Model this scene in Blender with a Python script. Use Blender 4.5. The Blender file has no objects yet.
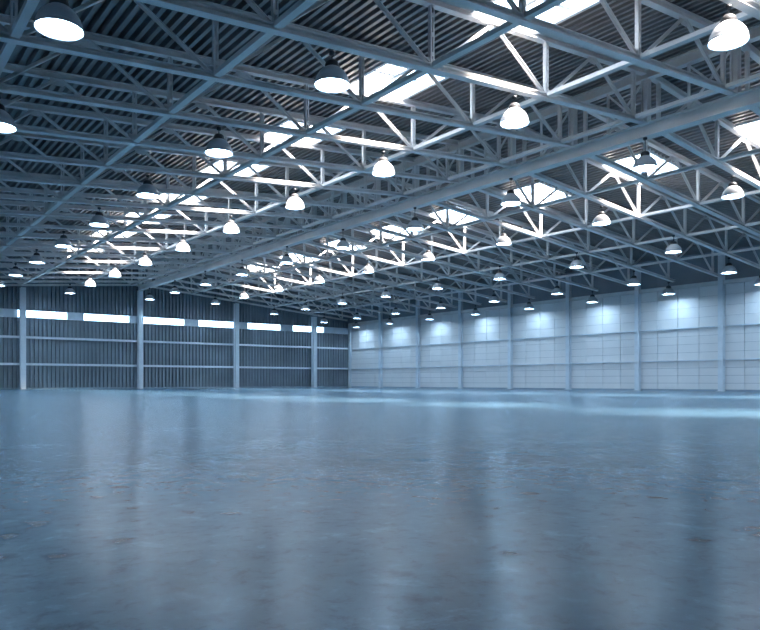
import bpy, bmesh, math, random
from mathutils import Vector, Matrix
random.seed(7)
S = 5.0                      # one bay of the hall, metres
CAM_H = 0.51
ALPHA = math.radians(37.75)
FPX = 700.0
HOR = 382.0
C = bpy.context.scene.collection
def P(b, a, h=0.0): return Vector((b*S, a*S, h*S+CAM_H))
def pix(v):
    X = -v.y*math.sin(ALPHA)+v.x*math.cos(ALPHA); Z = v.y*math.cos(ALPHA)+v.x*math.sin(ALPHA)
    if Z < 0.2: return None
    return (380+FPX*X/Z, HOR-FPX*(v.z-CAM_H)/Z)
def in_view(v, m=0):
    p = pix(v)
    return p is not None and -m < p[0] < 760+m and -m < p[1] < 630+m

# ------------------------------------------------------------------ materials
def lin(c): return tuple(((x/255)/12.92 if x/255 <= .04045 else ((x/255+.055)/1.055)**2.4) for x in c)+(1,)
def mat(name, col, rough=.5, metal=0, var=.12, scale=3.0, bump=0.0, spec=.5):
    m = bpy.data.materials.new(name); m.use_nodes = True
    nt = m.node_tree; b = nt.nodes['Principled BSDF']
    b.inputs['Roughness'].default_value = rough; b.inputs['Metallic'].default_value = metal
    b.inputs['Specular IOR Level'].default_value = spec
    tc = nt.nodes.new('ShaderNodeTexCoord'); n = nt.nodes.new('ShaderNodeTexNoise')
    n.inputs['Scale'].default_value = scale; n.inputs['Detail'].default_value = 5
    nt.links.new(tc.outputs['Object'], n.inputs['Vector'])
    r = nt.nodes.new('ShaderNodeValToRGB')
    r.color_ramp.elements[0].position = .3; r.color_ramp.elements[1].position = .7
    r.color_ramp.elements[0].color = tuple(x*(1-var) for x in col[:3])+(1,)
    r.color_ramp.elements[1].color = tuple(min(1, x*(1+var)) for x in col[:3])+(1,)
    nt.links.new(n.outputs['Fac'], r.inputs['Fac']); nt.links.new(r.outputs['Color'], b.inputs['Base Color'])
    if bump:
        bp = nt.nodes.new('ShaderNodeBump'); bp.inputs['Strength'].default_value = bump; bp.inputs['Distance'].default_value = .01
        nt.links.new(n.outputs['Fac'], bp.inputs['Height']); nt.links.new(bp.outputs['Normal'], b.inputs['Normal'])
    return m
M_STEEL = mat('painted_steel', (.76, .74, .73), .42, 0, .10, 1.5)
M_STEEL2 = mat('painted_steel_girder', (.74, .73, .72), .4, 0, .10, 1.0)
M_DECK = mat('roof_deck_steel', (.25, .245, .25), .36, .3, .15, .8)
M_FARW = mat('corrugated_cladding', (.24, .28, .32), .42, .1, .15, .5)
M_PANEL = mat('sandwich_panel', (.82, .80, .79), .5, 0, .04, .35)
M_SEAM = mat('panel_seam', (.10, .14, .19), .7, 0, .1)
M_RAIL = mat('wall_rail_steel', (.74, .78, .82), .4, 0, .05)
M_BLANK = mat('blank_band_panel', (.62, .67, .72), .5, 0, .06)
M_WALLP = mat('plain_wall', (.45, .53, .62), .6, 0, .08, .5)
M_SHADE = mat('lamp_shade_enamel', (.62, .64, .68), .35, 0, .04)
M_CAP = mat('lamp_cap_dark', (.06, .06, .065), .45, 0, .1)
M_ROD = mat('lamp_rod_dark', (.05, .055, .065), .4, .5, .1)
M_FRAME = mat('skylight_frame_white', (.72, .76, .80), .4, 0, .04)
M_CONC = mat('concrete_plinth', (.3, .36, .42), .8, 0, .15, 4)

def m_lamp():
    m = bpy.data.materials.new('lamp_glass_lit'); m.use_nodes = True
    nt = m.node_tree; nt.nodes.clear()
    o = nt.nodes.new('ShaderNodeOutputMaterial'); e = nt.nodes.new('ShaderNodeEmission')
    e.inputs['Color'].default_value = (.49, .74, 1, 1); e.inputs['Strength'].default_value = 72
    nt.links.new(e.outputs[0], o.inputs[0]); return m
M_LAMP = m_lamp()
def m_glass():
    m = bpy.data.materials.new('rooflight_sheet'); m.use_nodes = True
    nt = m.node_tree; nt.nodes.clear()
    o = nt.nodes.new('ShaderNodeOutputMaterial'); t = nt.nodes.new('ShaderNodeBsdfTransparent')
    t.inputs['Color'].default_value = (.92, .96, 1, 1)
    d = nt.nodes.new('ShaderNodeBsdfTranslucent'); d.inputs['Color'].default_value = (.9, .95, 1, 1)
    mx = nt.nodes.new('ShaderNodeMixShader'); mx.inputs[0].default_value = .18
    nt.links.new(t.outputs[0], mx.inputs[1]); nt.links.new(d.outputs[0], mx.inputs[2]); nt.links.new(mx.outputs[0], o.inputs[0])
    return m
M_GLASS = m_glass()

def m_floor():
    m = bpy.data.materials.new('polished_concrete_floor'); m.use_nodes = True
    nt = m.node_tree; N = nt.nodes.new; L = nt.links.new; b = nt.nodes['Principled BSDF']
    tc = N('ShaderNodeTexCoord')
    def noise(sc, det, rough=.55, dist=0.0, vec=None):
        n = N('ShaderNodeTexNoise'); n.inputs['Scale'].default_value = sc; n.inputs['Detail'].default_value = det
        n.inputs['Roughness'].default_value = rough; n.inputs['Distortion'].default_value = dist
        L(vec or tc.outputs['Object'], n.inputs['Vector']); return n
    def ramp(src, stops):
        r = N('ShaderNodeValToRGB'); cr = r.color_ramp
        cr.elements[0].position, cr.elements[0].color = stops[0]
        cr.elements[1].position, cr.elements[1].color = stops[-1]
        for p, c in stops[1:-1]:
            e = cr.elements.new(p); e.color = c
        L(src, r.inputs['Fac']); return r
    g = lambda v: (v, v, v, 1)
    big = noise(.45, 7, .65, .5); mid = noise(5, 10, .72, .5); fine = noise(30, 6, .6)
    base = ramp(big.outputs['Fac'], [(.28, (.060, .140, .205, 1)), (.5, (.088, .182, .255, 1)), (.72, (.125, .23, .31, 1))])
    midr = ramp(mid.outputs['Fac'], [(.3, g(.35)), (.43, g(.92)), (.57, g(1.0)), (.7, g(1.7))])
    mul = N('ShaderNodeMix'); mul.data_type = 'RGBA'; mul.blend_type = 'MULTIPLY'; mul.inputs[0].default_value = .75
    L(base.outputs['Color'], mul.inputs[6]); L(midr.outputs['Color'], mul.inputs[7])
    # small dark oval spots
    vor = N('ShaderNodeTexVoronoi'); vor.inputs['Scale'].default_value = 3.5; vor.inputs['Randomness'].default_value = 1
    dn = noise(9, 4, .6); addv = N('ShaderNodeMix'); addv.data_type = 'RGBA'; addv.blend_type = 'ADD'; addv.inputs[0].default_value = .12
    L(tc.outputs['Object'], addv.inputs[6]); L(dn.outputs['Color'], addv.inputs[7]); L(addv.outputs[2], vor.inputs['Vector'])
    spot = ramp(vor.outputs['Distance'], [(.07, g(.5)), (.2, g(1))])
    mul2 = N('ShaderNodeMix'); mul2.data_type = 'RGBA'; mul2.blend_type = 'MULTIPLY'; mul2.inputs[0].default_value = 1
    grit = noise(16, 9, .7, .4); gr = ramp(grit.outputs['Fac'], [(.33, g(.62)), (.47, g(1.0)), (.58, g(1.03)), (.7, g(1.4))])
    mul3 = N('ShaderNodeMix'); mul3.data_type = 'RGBA'; mul3.blend_type = 'MULTIPLY'; mul3.inputs[0].default_value = .8
    L(mul.outputs[2], mul3.inputs[6]); L(gr.outputs['Color'], mul3.inputs[7])
    L(mul3.outputs[2], mul2.inputs[6]); L(spot.outputs['Color'], mul2.inputs[7])
    L(mul2.outputs[2], b.inputs['Base Color'])
    rr = ramp(mid.outputs['Fac'], [(.3, g(.27)), (.5, g(.255)), (.6, g(.225)), (.7, g(.15))])
    L(rr.outputs['Color'], b.inputs['Roughness'])
    b.inputs['Specular IOR Level'].default_value = .24
    b.inputs['Specular Tint'].default_value = (.35, .68, 1, 1)
    ad = N('ShaderNodeMath'); ad.operation = 'MULTIPLY_ADD'; ad.inputs[1].default_value = .25
    lump = noise(2.2, 3, .5)
    L(fine.outputs['Fac'], ad.inputs[0]); L(lump.outputs['Fac'], ad.inputs[2])
    bp = N('ShaderNodeBump'); bp.inputs['Strength'].default_value = .25; bp.inputs['Distance'].default_value = .01
    L(ad.outputs[0], bp.inputs['Height']); L(bp.outputs['Normal'], b.inputs['Normal'])
    return m
M_FLOOR = m_floor()

# ------------------------------------------------------------------ mesh helpers
def ext(bm, poly, p0, p1, up=Vector((0, 0, 1)), off=(0, 0)):
    """extrude a 2D outline (side, up) from p0 to p1"""
    p0 = Vector(p0); p1 = Vector(p1); d = (p1-p0).normalized()
    s = d.cross(up).normalized(); u = s.cross(d).normalized()
    r0 = [bm.verts.new(p0+s*(x+off[0])+u*(y+off[1])) for x, y in poly]
    r1 = [bm.verts.new(p1+s*(x+off[0])+u*(y+off[1])) for x, y in poly]
    n = len(poly)
    for i in range(n):
        bm.faces.new((r0[i], r0[(i+1) % n], r1[(i+1) % n], r1[i]))
    bm.faces.new(list(reversed(r0))); bm.faces.new(r1)
def box(bm, lo, hi):
    lo = Vector(lo); hi = Vector(hi)
    v = [bm.verts.new((x, y, z)) for z in (lo.z, hi.z) for y in (lo.y, hi.y) for x in (lo.x, hi.x)]
    for f in ((0, 2, 3, 1), (4, 5, 7, 6), (0, 1, 5, 4), (2, 6, 7, 3), (0, 4, 6, 2), (1, 3, 7, 5)):
        bm.faces.new([v[i] for i in f])
def i_sec(w, h, t=.02):
    a, b, c = w/2, h/2, t/2
    return [(-a, -b), (a, -b), (a, -b+t), (c, -b+t), (c, b-t), (a, b-t), (a, b), (-a, b), (-a, b-t), (-c, b-t), (-c, -b+t), (-a, -b+t)]
def rect(w, h): return [(-w/2, -h/2), (w/2, -h/2), (w/2, h/2), (-w/2, h/2)]
def lathe(bm, prof, seg=28, cap0=False, cap1=False):
    rings = []
    for r, z in prof:
        rings.append([bm.verts.new((r*math.cos(2*math.pi*k/seg), r*math.sin(2*math.pi*k/seg), z)) for k in range(seg)])
    for A, B in zip(rings, rings[1:]):
        for k in range(seg):
            f = bm.faces.new((A[k], A[(k+1) % seg], B[(k+1) % seg], B[k])); f.smooth = True
    if cap0: bm.faces.new(list(reversed(rings[0])))
    if cap1: bm.faces.new(rings[-1])
def obj(name, bm, m, parent=None, loc=None):
    bmesh.ops.recalc_face_normals(bm, faces=bm.faces)
    me = bpy.data.meshes.new(name); bm.to_mesh(me); bm.free(); me.materials.append(m)
    o = bpy.data.objects.new(name, me); C.objects.link(o)
    if parent: o.parent = parent
    if loc is not None: o.location = loc
    return o
def empty(name, loc):
    o = bpy.data.objects.new(name, None); C.objects.link(o); o.location = loc; o.empty_display_size = .3; return o
def tag(o, label, cat, group=None):
    o['label'] = label; o['category'] = cat
    if group: o['group'] = group
    return o
def struct(o): o['kind'] = 'structure'; return o
def dup(root, loc):
    r = root.copy(); C.objects.link(r); r.location = loc
    for ch in list(root.children):
        c = ch.copy(); C.objects.link(c); c.parent = r
        for g in list(ch.children):
            d = g.copy(); C.objects.link(d); d.parent = c
    return r
ORD = ['', 'first', 'second', 'third', 'fourth', 'fifth', 'sixth', 'seventh', 'eighth', 'ninth', 'tenth', 'eleventh', 'twelfth',
       'thirteenth', 'fourteenth', 'fifteenth', 'sixteenth', 'seventeenth', 'eighteenth', 'nineteenth', 'twentieth', 'twenty-first', 'twenty-second', 'twenty-third', 'twenty-fourth', 'twenty-fifth', 'twenty-sixth']

# ------------------------------------------------------------------ geometry of the hall (bay units)
AM = lambda a: round(a+.01*(a-1.5), 4) if a < 10.1 else (10.29 if a < 10.5 else 10.73)
RB = 3.66; WALL_R = 7.64; WALL_L = -.32; WALL_F = 10.82; WALL_B = -2.3
SL = .0875
def low(b): return 1.476-SL*abs(b-RB)            # axis of the lower chord
DEP = .285                                       # to the axis of the upper chord
DECK = .315
def zz(h): return h*S+CAM_H
NL = [3.53, 2.77, 2.01, 1.25, .49, -.22]
NR = [3.79, 4.48, 5.20, 5.93, 6.68, 7.42]

# floor
bm = bmesh.new(); box(bm, (WALL_L*S-.3, WALL_B*S-.3, -.3), (WALL_R*S+.3, WALL_F*S+.3, 0)); struct(obj('floor', bm, M_FLOOR))

# skylight layout
SKY_A = [(AM(n+1.03)-.19, AM(n+1.03)+.19) for n in range(-3, 9)]
PITCH = .24
nb = lambda b: round((b*S)/PITCH)*PITCH/S
SKY_B = [(nb(2.24), nb(2.69)), (nb(4.69), nb(5.21))]

# ceiling : ribbed steel deck running the length of the hall
bm = bmesh.new()
k0 = int(WALL_L*S/PITCH)-1; k1 = int(WALL_R*S/PITCH)+2
seq = []
for k in range(k0, k1):
    x = k*PITCH
    seq += [(x-.055, .15), (x+.055, .15), (x+.072, 0), (x+PITCH-.072, 0)]
def droof(x): return zz(low(x/S)+DECK)
y0, y1 = WALL_B*S-.2, WALL_F*S+.2
for (xa, da), (xb, db) in zip(seq, seq[1:]):
    mid = (xa+xb)/2/S
    spans = [(y0, y1)]
    for b0, b1 in SKY_B:
        if b0 < mid < b1:
            ys = [y0]
            for a0, a1 in SKY_A: ys += [a0*S, a1*S]
            ys.append(y1); ys[0] = min(ys[0], ys[1])
            spans = [(ys[i], ys[i+1]) for i in range(0, len(ys), 2)]
    for ya, yb in spans:
        if yb-ya < .01: continue
        v = [bm.verts.new(c) for c in ((xa, ya, droof(xa)+da), (xb, ya, droof(xb)+db), (xb, yb, droof(xb)+db), (xa, yb, droof(xa)+da))]
        bm.faces.new(v)
bmesh.ops.remove_doubles(bm, verts=bm.verts, dist=.0005)
struct(obj('ceiling', bm, M_DECK))

# skylights
def make_skylight(side):
    b0, b1 = SKY_B[side]; bc = (b0+b1)/2
    w = (b1-b0)*S; l = (SKY_A[0][1]-SKY_A[0][0])*S
    sl = -SL if bc > RB else SL
    root = empty('skylight', (0, 0, 0))
    z = lambda x: x*sl
    bm = bmesh.new()
    for s in (-1, 1):
        ext(bm, rect(.09, .26), (s*w/2, -l/2-.045, z(s*w/2)+.08), (s*w/2, l/2+.045, z(s*w/2)+.08))
        ext(bm, rect(.09, .26), (-w/2+.045, s*l/2, z(-w/2)+.08), (w/2-.045, s*l/2, z(w/2)+.08))
    obj('skylight_frame', bm, M_FRAME, root)
    bm = bmesh.new(); ext(bm, rect(.12, .08), (0, -l/2+.045, .16), (0, l/2-.045, .16)); obj('glazing_bar', bm, M_FRAME, root)
    for s in (-1, 1):
        bm = bmesh.new(); e0, e1 = sorted((s*.061, s*(w/2-.046)))
        ext(bm, rect(.12, .06), (e0, 0, z(e0)+.165), (e1, 0, z(e1)+.165)); obj('glazing_bar', bm, M_FRAME, root)
    bm = bmesh.new()
    q = [bm.verts.new(c) for c in ((-w/2+.045, -l/2+.045, z(-w/2)+.206), (w/2-.045, -l/2+.045, z(w/2)+.206), (w/2-.045, l/2-.045, z(w/2)+.206), (-w/2+.045, l/2-.045, z(-w/2)+.206))]
    bm.faces.new(q); obj('glazing', bm, M_GLASS, root)
    return root
for side in (0, 1):
    proto = make_skylight(side); first = True; cnt = 0
    bc = (SKY_B[side][0]+SKY_B[side][1])/2
    for a0, a1 in SKY_A:
        ac = (a0+a1)/2
        if ac < -1.9: continue
        loc = Vector((bc*S, ac*S, zz(low(bc)+DECK)))
        o = proto if first else dup(proto, loc); o.location = loc; first = False
        where = 'left' if side == 0 else 'right'
        if in_view(loc, 30):
            cnt += 1
            lb = f'bright white rooflight {where} of the ridge girder, {ORD[cnt]} of its row from the camera'
        else:
            lb = f'bright white rooflight {where} of the ridge girder, outside the picture at bay {ORD[int(ac+4)]}'
        tag(o, lb, 'skylight', f'rooflights in the row {where} of the ridge girder')

# ------------------------------------------------------------------ trusses
def member_pair(bm, p0, p1, w=.05, gap=.02, t=.008, leg=.07, batten=.9):
    """two steel angles back to back with battens"""
    p0 = Vector(p0); p1 = Vector(p1)
    up = Vector((0, 1, 0))
    for s in (-1, 1):
        poly = [(-leg/2, s*gap/2), (leg/2, s*gap/2), (leg/2, s*(gap/2+t)), (-leg/2+t, s*(gap/2+t)), (-leg/2+t, s*(gap/2+w)), (-leg/2, s*(gap/2+w))]
        if s < 0: poly = poly[::-1]
        ext(bm, poly, p0, p1, up=up)
    L = (p1-p0).length; n = max(1, int(L/batten)); d = (p1-p0)/L
    for k in range(1, n+1):
        c = p0+d*(L*k/(n+1)); ext(bm, rect(leg*.9, gap), c-d*.05, c+d*.05, up=up)
def post_pair(bm, p0, p1, w=.12):
    p0 = Vector(p0); p1 = Vector(p1); up = Vector((0, 1, 0))
    for s in (-1, 1):
        x0 = s*w/2; x1 = s*(w/2-.012); x2 = s*(w/2-.035)
        poly = [(x0, -.045), (x2, -.045), (x2, -.035), (x1, -.035), (x1, .035), (x2, .035), (x2, .045), (x0, .045)]
        if s > 0: poly = poly[::-1]
        ext(bm, poly, p0, p1, up=up)
    L = (p1-p0).length; d = (p1-p0)/L; n = int(L/.32)
    for k in range(n):
        c = p0+d*((k+.5)*L/n)
        for f in (-1, 1): ext(bm, rect(w-.01, .006), c-d*.045, c+d*.045, up=up, off=(0, f*.048))
def make_truss():
    org = Vector((RB*S, 0, zz(low(RB))))
    root = empty('roof_truss', org)
    q = lambda b, dh=0.0: Vector((b*S, 0, zz(low(b)+dh)))-org
    for s, end in ((-1, WALL_L+.03), (1, WALL_R-.105)):
        bm = bmesh.new(); ext(bm, i_sec(.19, .13, .018), q(RB+s*.034, .014), q(end, .014)); obj('lower_chord', bm, M_STEEL, root)
        bm = bmesh.new(); ext(bm, i_sec(.17, .17, .018), q(RB+s*.024, DEP+.012), q(end, DEP+.012)); obj('upper_chord', bm, M_STEEL, root)
        nodes = NL if s < 0 else NR
        for b in nodes:
            bm = bmesh.new(); post_pair(bm, q(b, .028), q(b, DEP-.007), .11); obj('post', bm, M_STEEL, root)
        for bA, bB in zip(nodes, nodes[1:]):
            m = (bA+bB)/2
            for bb in (bA, bB):
                dd = .014*(1 if bb < m else -1)
                bm = bmesh.new(); member_pair(bm, q(bb+dd*1.6, .028), q(m-dd*.9, DEP-.007)); obj('diagonal', bm, M_STEEL, root)
            bm = bmesh.new(); c = q(m, DEP-.010)
            ext(bm, [(-.19, .02), (-.19, -.07), (-.1, -.13), (.1, -.13), (.19, -.07), (.19, .02)], c+Vector((0, -.006, 0)), c+Vector((0, .006, 0))); obj('gusset_plate', bm, M_STEEL, root)
        for b in nodes[:-1]:
            bm = bmesh.new(); c = q(b, .027)
            ext(bm, [(-.2, 0), (-.13, .14), (.13, .14), (.2, 0)], c+Vector((0, -.006, 0)), c+Vector((0, .006, 0))); obj('gusset_plate', bm, M_STEEL, root)
    return root
proto = make_truss(); tcount = 0; first = True
TR = [AM(.23+.5*k) for k in range(-4, 22)]
for a in TR:
    loc = Vector((RB*S, a*S, zz(low(RB))))
    o = proto if first else dup(proto, loc); o.location = loc; first = False
    vis = a > .9
    if vis:
        tcount += 1
        lb = f'blue-grey lattice roof truss spanning the hall, {ORD[tcount]} truss from the camera'
        if a > 10.6: lb = 'blue-grey lattice roof truss against the corrugated far wall'
    else:
        lb = f'blue-grey lattice roof truss overhead or behind the camera, {ORD[int(round((a+1.8)/.5))+1]} from the back wall'
    tag(o, lb, 'truss', 'roof trusses')
A0, A1 = WALL_B+.03, WALL_F-.02

# ridge girder : beam below, beam above, posts and crossing braces between trusses
org = Vector((RB*S, A1*S, zz(1.395)))
rg = tag(empty('ridge_girder', org), 'long heavy blue-grey girder under the roof ridge, ending on the far wall', 'girder')
R = lambda a, h, b=RB: Vector((b*S, a*S, zz(h)))-org
bm = bmesh.new(); ext(bm, i_sec(.32, .40, .035), R(A0, 1.437), R(A1, 1.437)); obj('lower_beam', bm, M_STEEL2, rg)
bm = bmesh.new(); ext(bm, i_sec(.22, .30, .025), R(A0, low(RB)+DEP-.002), R(A1, low(RB)+DEP-.002)); obj('upper_beam', bm, M_STEEL2, rg)
for a in TR:
    bm = bmesh.new(); ext(bm, i_sec(.2, .2, .02), R(a, 1.477), R(a, low(RB)+DEP-.032), up=Vector((0, 1, 0))); obj('ridge_post', bm, M_STEEL2, rg)
    if a < 10.5:
        for k in (0, 1):
            bm = bmesh.new()
            e0 = R(a+.03, 1.49 if k == 0 else low(RB)+DEP-.04); e1 = R(a+.25, low(RB)+DEP-.04 if k == 0 else 1.49)
            ex = Vector((.03*(1 if k else -1), 0, 0))
            ext(bm, rect(.05, .05), e0+ex, e1+ex, up=Vector((1, 0, 0))); obj('brace', bm, M_STEEL2, rg)
        bm = bmesh.new(); ext(bm, rect(.06, .06), R(a+.25, 1.477), R(a+.25, low(RB)+DEP-.032), up=Vector((0, 1, 0))); obj('thin_post', bm, M_STEEL2, rg)

# longitudinal ties laid through the lower nodes (cut between the trusses so nothing clips)
def tie(b, label, grp, dh=.0, sec=None, name='tie_beam'):
    bm = bmesh.new(); x, z = b*S, zz(low(b)+dh)
    cuts = [A0]+TR+[A1]
    for a, c in zip(cuts, cuts[1:]):
        e0 = a*S+(.097 if a != A0 else 0); e1 = c*S-(.097 if c != A1 else 0)
        if e1-e0 > .05: ext(bm, sec, (x, e0, z), (x, e1, z))
    o = obj(name, bm, M_STEEL); tag(o, label, 'beam', grp)
for k, b in enumerate(NL[:-1]):
    tie(b, f'slim tie beam running the hall length, {ORD[k+1]} to the left of the ridge girder', 'tie beams left of the ridge girder', dh=.018, sec=rect(.15, .10))
for k, b in enumerate(NR[:-1]):
    tie(b, f'slim tie beam running the hall length, {ORD[k+1]} to the right of the ridge girder', 'tie beams right of the ridge girder', dh=.018, sec=rect(.15, .10))
# ------------------------------------------------------------------ right wall
XR = WALL_R*S
bm = bmesh.new()
box(bm, (XR+.06, WALL_B*S, 0), (XR+.3, WALL_F*S+.2, zz(1.50)))
struct(obj('wall_right', bm, M_SEAM))
G1, G2, TOP = zz(.612), zz(.243), zz(1.068)
PW = .25*S; rows = [(0.02, G2), (G2, G1), (G1, TOP)]
bm = bmesh.new()
a = .77-3
while a < WALL_F:
    for k in range(4):
        ya = (a+.25*k)*S; yb = ya+PW
        ya = max(ya, WALL_B*S); yb = min(yb, WALL_F*S)
        if yb-ya < .1: continue
        for z0, z1 in rows:
            n = 4 if z1-z0 > 1.6 else 4
            for r in range(n):
                za = z0+(z1-z0)*r/n; zb = z0+(z1-z0)*(r+1)/n
                box(bm, (XR, ya+.014, za+.006), (XR+.062, yb-.014, zb-.006))
    a += 1
struct(obj('wall_right_panels', bm, M_PANEL)).name = 'wall_right_panels'
# upper cladding over the panels; its dark colour carries the shade above the lamps
bm = bmesh.new(); box(bm, (XR, WALL_B*S, TOP+.21), (XR+.055, WALL_F*S-.01, zz(low(WALL_R)+DECK)-.01))
struct(obj('trim_1', bm, M_FARW))
def rail(name, lo, hi, m=M_RAIL):
    bm = bmesh.new(); box(bm, lo, hi); return struct(obj(name, bm, m))
rail('trim_2', (XR-.11, WALL_B*S, G1-.03), (XR-.002, WALL_F*S-.2, G1+.03))
rail('trim_3', (XR-.11, WALL_B*S, G2-.03), (XR-.002, WALL_F*S-.2, G2+.03))
bm = bmesh.new(); ext(bm, i_sec(.16, .22, .02), (XR-.1, WALL_B*S, TOP+.09), (XR-.1, WALL_F*S-.2, TOP+.09))
tag(obj('eave_beam', bm, M_STEEL2), 'long grey eave beam capping the pale panels of the right wall', 'beam')
rail('baseboard_right', (XR-.02, WALL_B*S, 0), (XR-.001, WALL_F*S-.2, .1), M_CONC)
# columns of the right wall
def make_wcol():
    root = empty('wall_column', (0, 0, 0))
    bm = bmesh.new(); H = zz(low(WALL_R-.07)+DEP-.03)
    ext(bm, i_sec(.28, .26, .022), (-.14, 0, .02), (-.14, 0, H), up=Vector((1, 0, 0))); obj('shaft', bm, M_RAIL, root)
    bm = bmesh.new(); box(bm, (-.33, -.2, 0), (.0, .2, .025)); obj('base_plate', bm, M_RAIL, root)
    return root
proto = make_wcol(); first = True; n = 0
cols = [AM(.73+k) for k in range(-2, 10)]
visc = [c for c in cols if in_view(P(7.58, c, 0), 0)]
for c in cols:
    loc = Vector((XR-.005, c*S, 0)); o = proto if first else dup(proto, loc); o.location = loc; first = False
    if c in visc:
        k = len(visc)-visc.index(c)
        lb = f'pale steel column on the right panel wall, {ORD[k]} from the far corner'
    else: lb = f'pale steel column on the right panel wall, outside the picture, {ORD[int(c+3)]} from the back'
    tag(o, lb, 'column', 'columns of the right wall')
# corner column
bm = bmesh.new(); ext(bm, rect(.16, .3), (XR-.10, WALL_F*S-.26, 0), (XR-.10, WALL_F*S-.26, zz(1.10)), up=Vector((0, 1, 0)))
tag(obj('corner_column', bm, M_RAIL), 'slim pale post in the corner where the two walls meet', 'column')

# ------------------------------------------------------------------ far wall
YF = WALL_F*S
WIN = [(.21, .88), (1.09, 1.76), (1.97, 2.64), (2.85, 3.53), (3.73, 4.41), (4.63, 5.29), (5.51, 6.17), (6.40, 7.08)]
WZ0, WZ1 = zz(.905), zz(1.01)
bm = bmesh.new()
rp = .28
def corr(bm, x0, x1, z0, ztop):
    x = x0; pts = []
    while x < x1:
        pts += [(x, 0), (x+.13, 0), (x+.15, .14), (x+.26, .14)]; x += rp
    pts = [(min(p, x1), d) for p, d in pts]
    for (xa, da), (xb, db) in zip(pts, pts[1:]):
        if xb-xa < 1e-4: continue
        za = ztop(xa); zb = ztop(xb)
        bm.faces.new([bm.verts.new(c) for c in ((xa, YF+da, z0), (xb, YF+db, z0), (xb, YF+db, zb), (xa, YF+da, za))])
corr(bm, WALL_L*S, XR+.06, 0, lambda x: WZ0)
corr(bm, WALL_L*S, XR+.06, WZ1, lambda x: droof(x)+.02)
# outer skin behind so no light leaks in
xs = [WALL_L*S-.3]+[v*S for w in WIN for v in w]+[XR+.3]
def skin(x0, x1, z0, z1): box(bm, (x0, YF+.15, z0), (x1, YF+.23, z1))
skin(xs[0], xs[-1], 0, WZ0); skin(xs[0], xs[-1], WZ1, zz(1.9))
for i in range(0, len(xs), 2): skin(xs[i], xs[i+1], WZ0, WZ1)
struct(obj('wall_far', bm, M_FARW))
edges = [WALL_L*S]+[v*S for w in WIN for v in w]+[XR]
bm = bmesh.new()
for i in range(0, len(edges), 2): box(bm, (edges[i], YF-.05, WZ0-.02), (edges[i+1], YF+.14, WZ1+.02))
struct(obj('trim_4', bm, M_BLANK))
for i, (b0, b1) in enumerate(WIN):
    root = struct(empty(f'window_{i+1}', ((b0+b1)/2*S, YF-.05, WZ0)))
    w = (b1-b0)*S/2-.001; h = WZ1-WZ0
    bm = bmesh.new()
    box(bm, (-w, 0, -.02), (w, .15, .02)); box(bm, (-w, 0, h-.02), (w, .15, h+.02))
    box(bm, (-w, 0, .021), (-w+.04, .15, h-.021)); box(bm, (w-.04, 0, .021), (w, .15, h-.021))
    obj('window_frame', bm, M_RAIL, root)
    bm = bmesh.new()
    bm.faces.new([bm.verts.new(c) for c in ((-w+.04, .09, .02), (w-.04, .09, .02), (w-.04, .09, h-.02), (-w+.04, .09, h-.02))])
    obj('pane', bm, M_GLASS, root)
rail('trim_5', (WALL_L*S, YF-.13, zz(.628)-.08), (XR-.2, YF-.002, zz(.628)+.08))
rail('trim_6', (WALL_L*S, YF-.13, zz(.250)-.08), (XR-.2, YF-.002, zz(.250)+.08))
rail('baseboard_far', (WALL_L*S, YF-.03, 0), (XR-.2, YF-.002, .12), M_CONC)
fc = [.42, 2.03, 3.66, 5.27, 6.80]
names = ['', 'pale steel column on the corrugated wall, nearest the left edge of the picture',
         'pale steel column on the corrugated wall carrying the end of the ridge girder',
         'pale steel column on the corrugated wall, second from the corner of the walls',
         'pale steel column on the corrugated wall, nearest the corner of the walls']
for i, b in enumerate(fc):
    H = zz(low(b))-.10-.005 if i != 2 else zz(1.395)
    root = empty('wall_column', (b*S, 10.73*S, 0))
    bm = bmesh.new(); ext(bm, i_sec(.34, .40, .03), (0, 0, .025), (0, 0, H), up=Vector((0, 1, 0))); obj('shaft', bm, M_RAIL, root)
    bm = bmesh.new(); box(bm, (-.24, -.24, 0), (.24, .24, .025)); obj('base_plate', bm, M_RAIL, root)
    tag(root, names[i] or 'pale steel column on the corrugated wall, beyond the left edge of the picture', 'column', 'columns of the far wall')

# walls beside and behind the camera
bm = bmesh.new(); box(bm, (WALL_L*S-.3, WALL_B*S-.3, 0), (WALL_L*S, YF+.2, zz(1.50))); struct(obj('wall_left', bm, M_WALLP))
bm = bmesh.new(); box(bm, (WALL_L*S, WALL_B*S-.3, 0), (XR+.3, WALL_B*S, zz(1.86))); struct(obj('wall_back', bm, M_WALLP))

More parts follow.
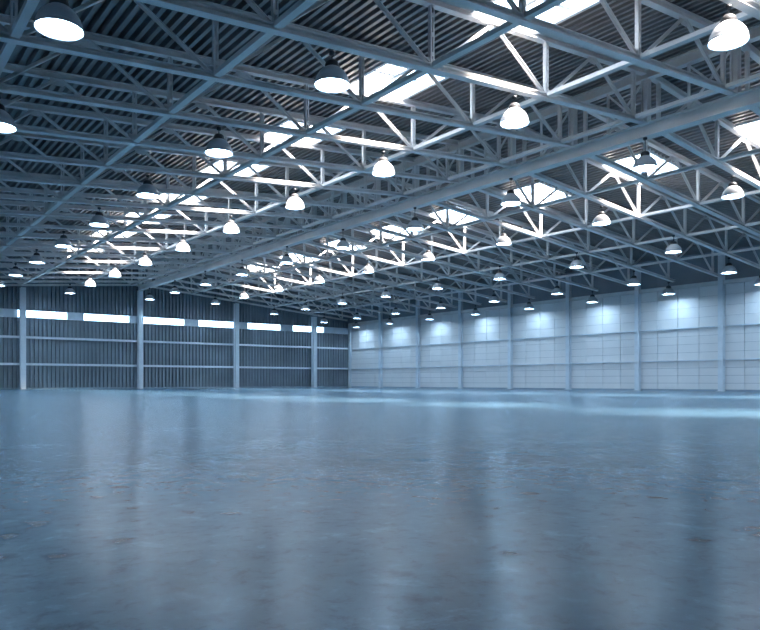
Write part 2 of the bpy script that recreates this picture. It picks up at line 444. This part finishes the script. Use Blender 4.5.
# ------------------------------------------------------------------ pendant lamps
D = .69
def make_lamp(drop):
    """origin at the rim centre of the shade; drop = metres up to the steel it hangs from"""
    root = empty('pendant_lamp', (0, 0, 0)); r = D/2
    bm = bmesh.new()
    out = [(r, 0), (r*1.0, .02), (r*.97, .06), (r*.955, .075), (r*.955, .085), (r*.93, .12), (r*.84, .19), (r*.72, .25), (r*.56, .305), (r*.42, .34), (r*.36, .35)]
    inn = [(r*.34, .34), (r*.54, .295), (r*.70, .24), (r*.82, .18), (r*.91, .11), (r*.95, .05), (r*.975, 0)]
    lathe(bm, out+inn+[(r, 0)], 32); obj('lamp_shade', bm, M_SHADE, root)
    bm = bmesh.new(); lathe(bm, [(.002, .045), (r*.5, .048), (r*.88, .058), (r*.935, .066)], 32, cap0=True); obj('diffuser', bm, M_LAMP, root)
    bm = bmesh.new(); lathe(bm, [(r*.37, .335), (r*.40, .35), (r*.40, .40), (r*.36, .44), (r*.26, .475), (r*.12, .49), (.02, .492)], 24, cap0=True, cap1=True); obj('ballast_cap', bm, M_CAP, root)
    bm = bmesh.new(); lathe(bm, [(.012, .49), (.012, drop-.05)], 10, True, True); obj('hanging_rod', bm, M_ROD, root)
    bm = bmesh.new(); lathe(bm, [(.035, drop-.07), (.06, drop-.05), (.06, drop)], 14, True, True); obj('ceiling_mount', bm, M_ROD, root)
    return root
ROWS = [(.522, 1.050), (1.50, 1.137), (2.54, 1.226), (3.65, 1.22), (4.69, 1.227), (5.74, 1.126), (6.73, 1.04), (7.42, .99)]
rown = ['in leftmost lamp row', 'in second row from left', 'in row under the left rooflights',
        'in row under the ridge girder', 'in row under the right rooflights', 'in third row from right wall',
        'in second row from right wall', 'in row beside the right wall']
for ri, (b, h) in enumerate(ROWS):
    z = zz(h)
    up = zz(low(b))-.10 if ri != 3 else zz(1.437)-.20
    proto = make_lamp(up-z); first = True; cnt = 0; unseen = 0
    for n in range(1, 11):
        a = AM(n+.23)
        loc = Vector((b*S, a*S, z))
        o = proto if first else dup(proto, loc); o.location = loc; first = False
        if in_view(loc, 12):
            cnt += 1; lb = f'lit bell-shaped pendant lamp {rown[ri]}, {ORD[cnt]} from the camera'
        else:
            unseen += 1; lb = f'lit bell-shaped pendant lamp {rown[ri]}, unseen, {ORD[unseen]}'
        tag(o, lb, 'lamp', 'pendant lamps '+rown[ri])

# ------------------------------------------------------------------ daylight
w = bpy.data.worlds.new('sky'); bpy.context.scene.world = w; w.use_nodes = True
bg = w.node_tree.nodes['Background']; bg.inputs['Color'].default_value = (.50, .74, 1, 1); bg.inputs['Strength'].default_value = 8.0
sd = bpy.data.lights.new('sun', 'SUN'); sd.energy = 85; sd.angle = math.radians(17); sd.color = (1, .85, .73)
so = bpy.data.objects.new('sun', sd); C.objects.link(so)
d = Vector((-.08, .66, -1)).normalized()
so.rotation_euler = d.to_track_quat('-Z', 'Y').to_euler(); so.location = (18, 20, 30)

# ------------------------------------------------------------------ camera
cd = bpy.data.cameras.new('camera'); cam = bpy.data.objects.new('camera', cd); C.objects.link(cam)
cam.location = (0, 0, CAM_H); cam.rotation_euler = (math.radians(90), 0, -ALPHA)
cd.sensor_width = 36; cd.lens = FPX/760*36; cd.shift_y = (HOR-315)/760; cd.clip_end = 300; cd.clip_start = .05
sc = bpy.context.scene; sc.camera = cam
sc.view_settings.view_transform = 'Standard'; sc.view_settings.look = 'None'
sc.view_settings.gamma = 1; sc.view_settings.use_curve_mapping = False; sc.view_settings.exposure = 0
sc.cycles.max_bounces = 8; sc.cycles.diffuse_bounces = 5; sc.cycles.transparent_max_bounces = 8
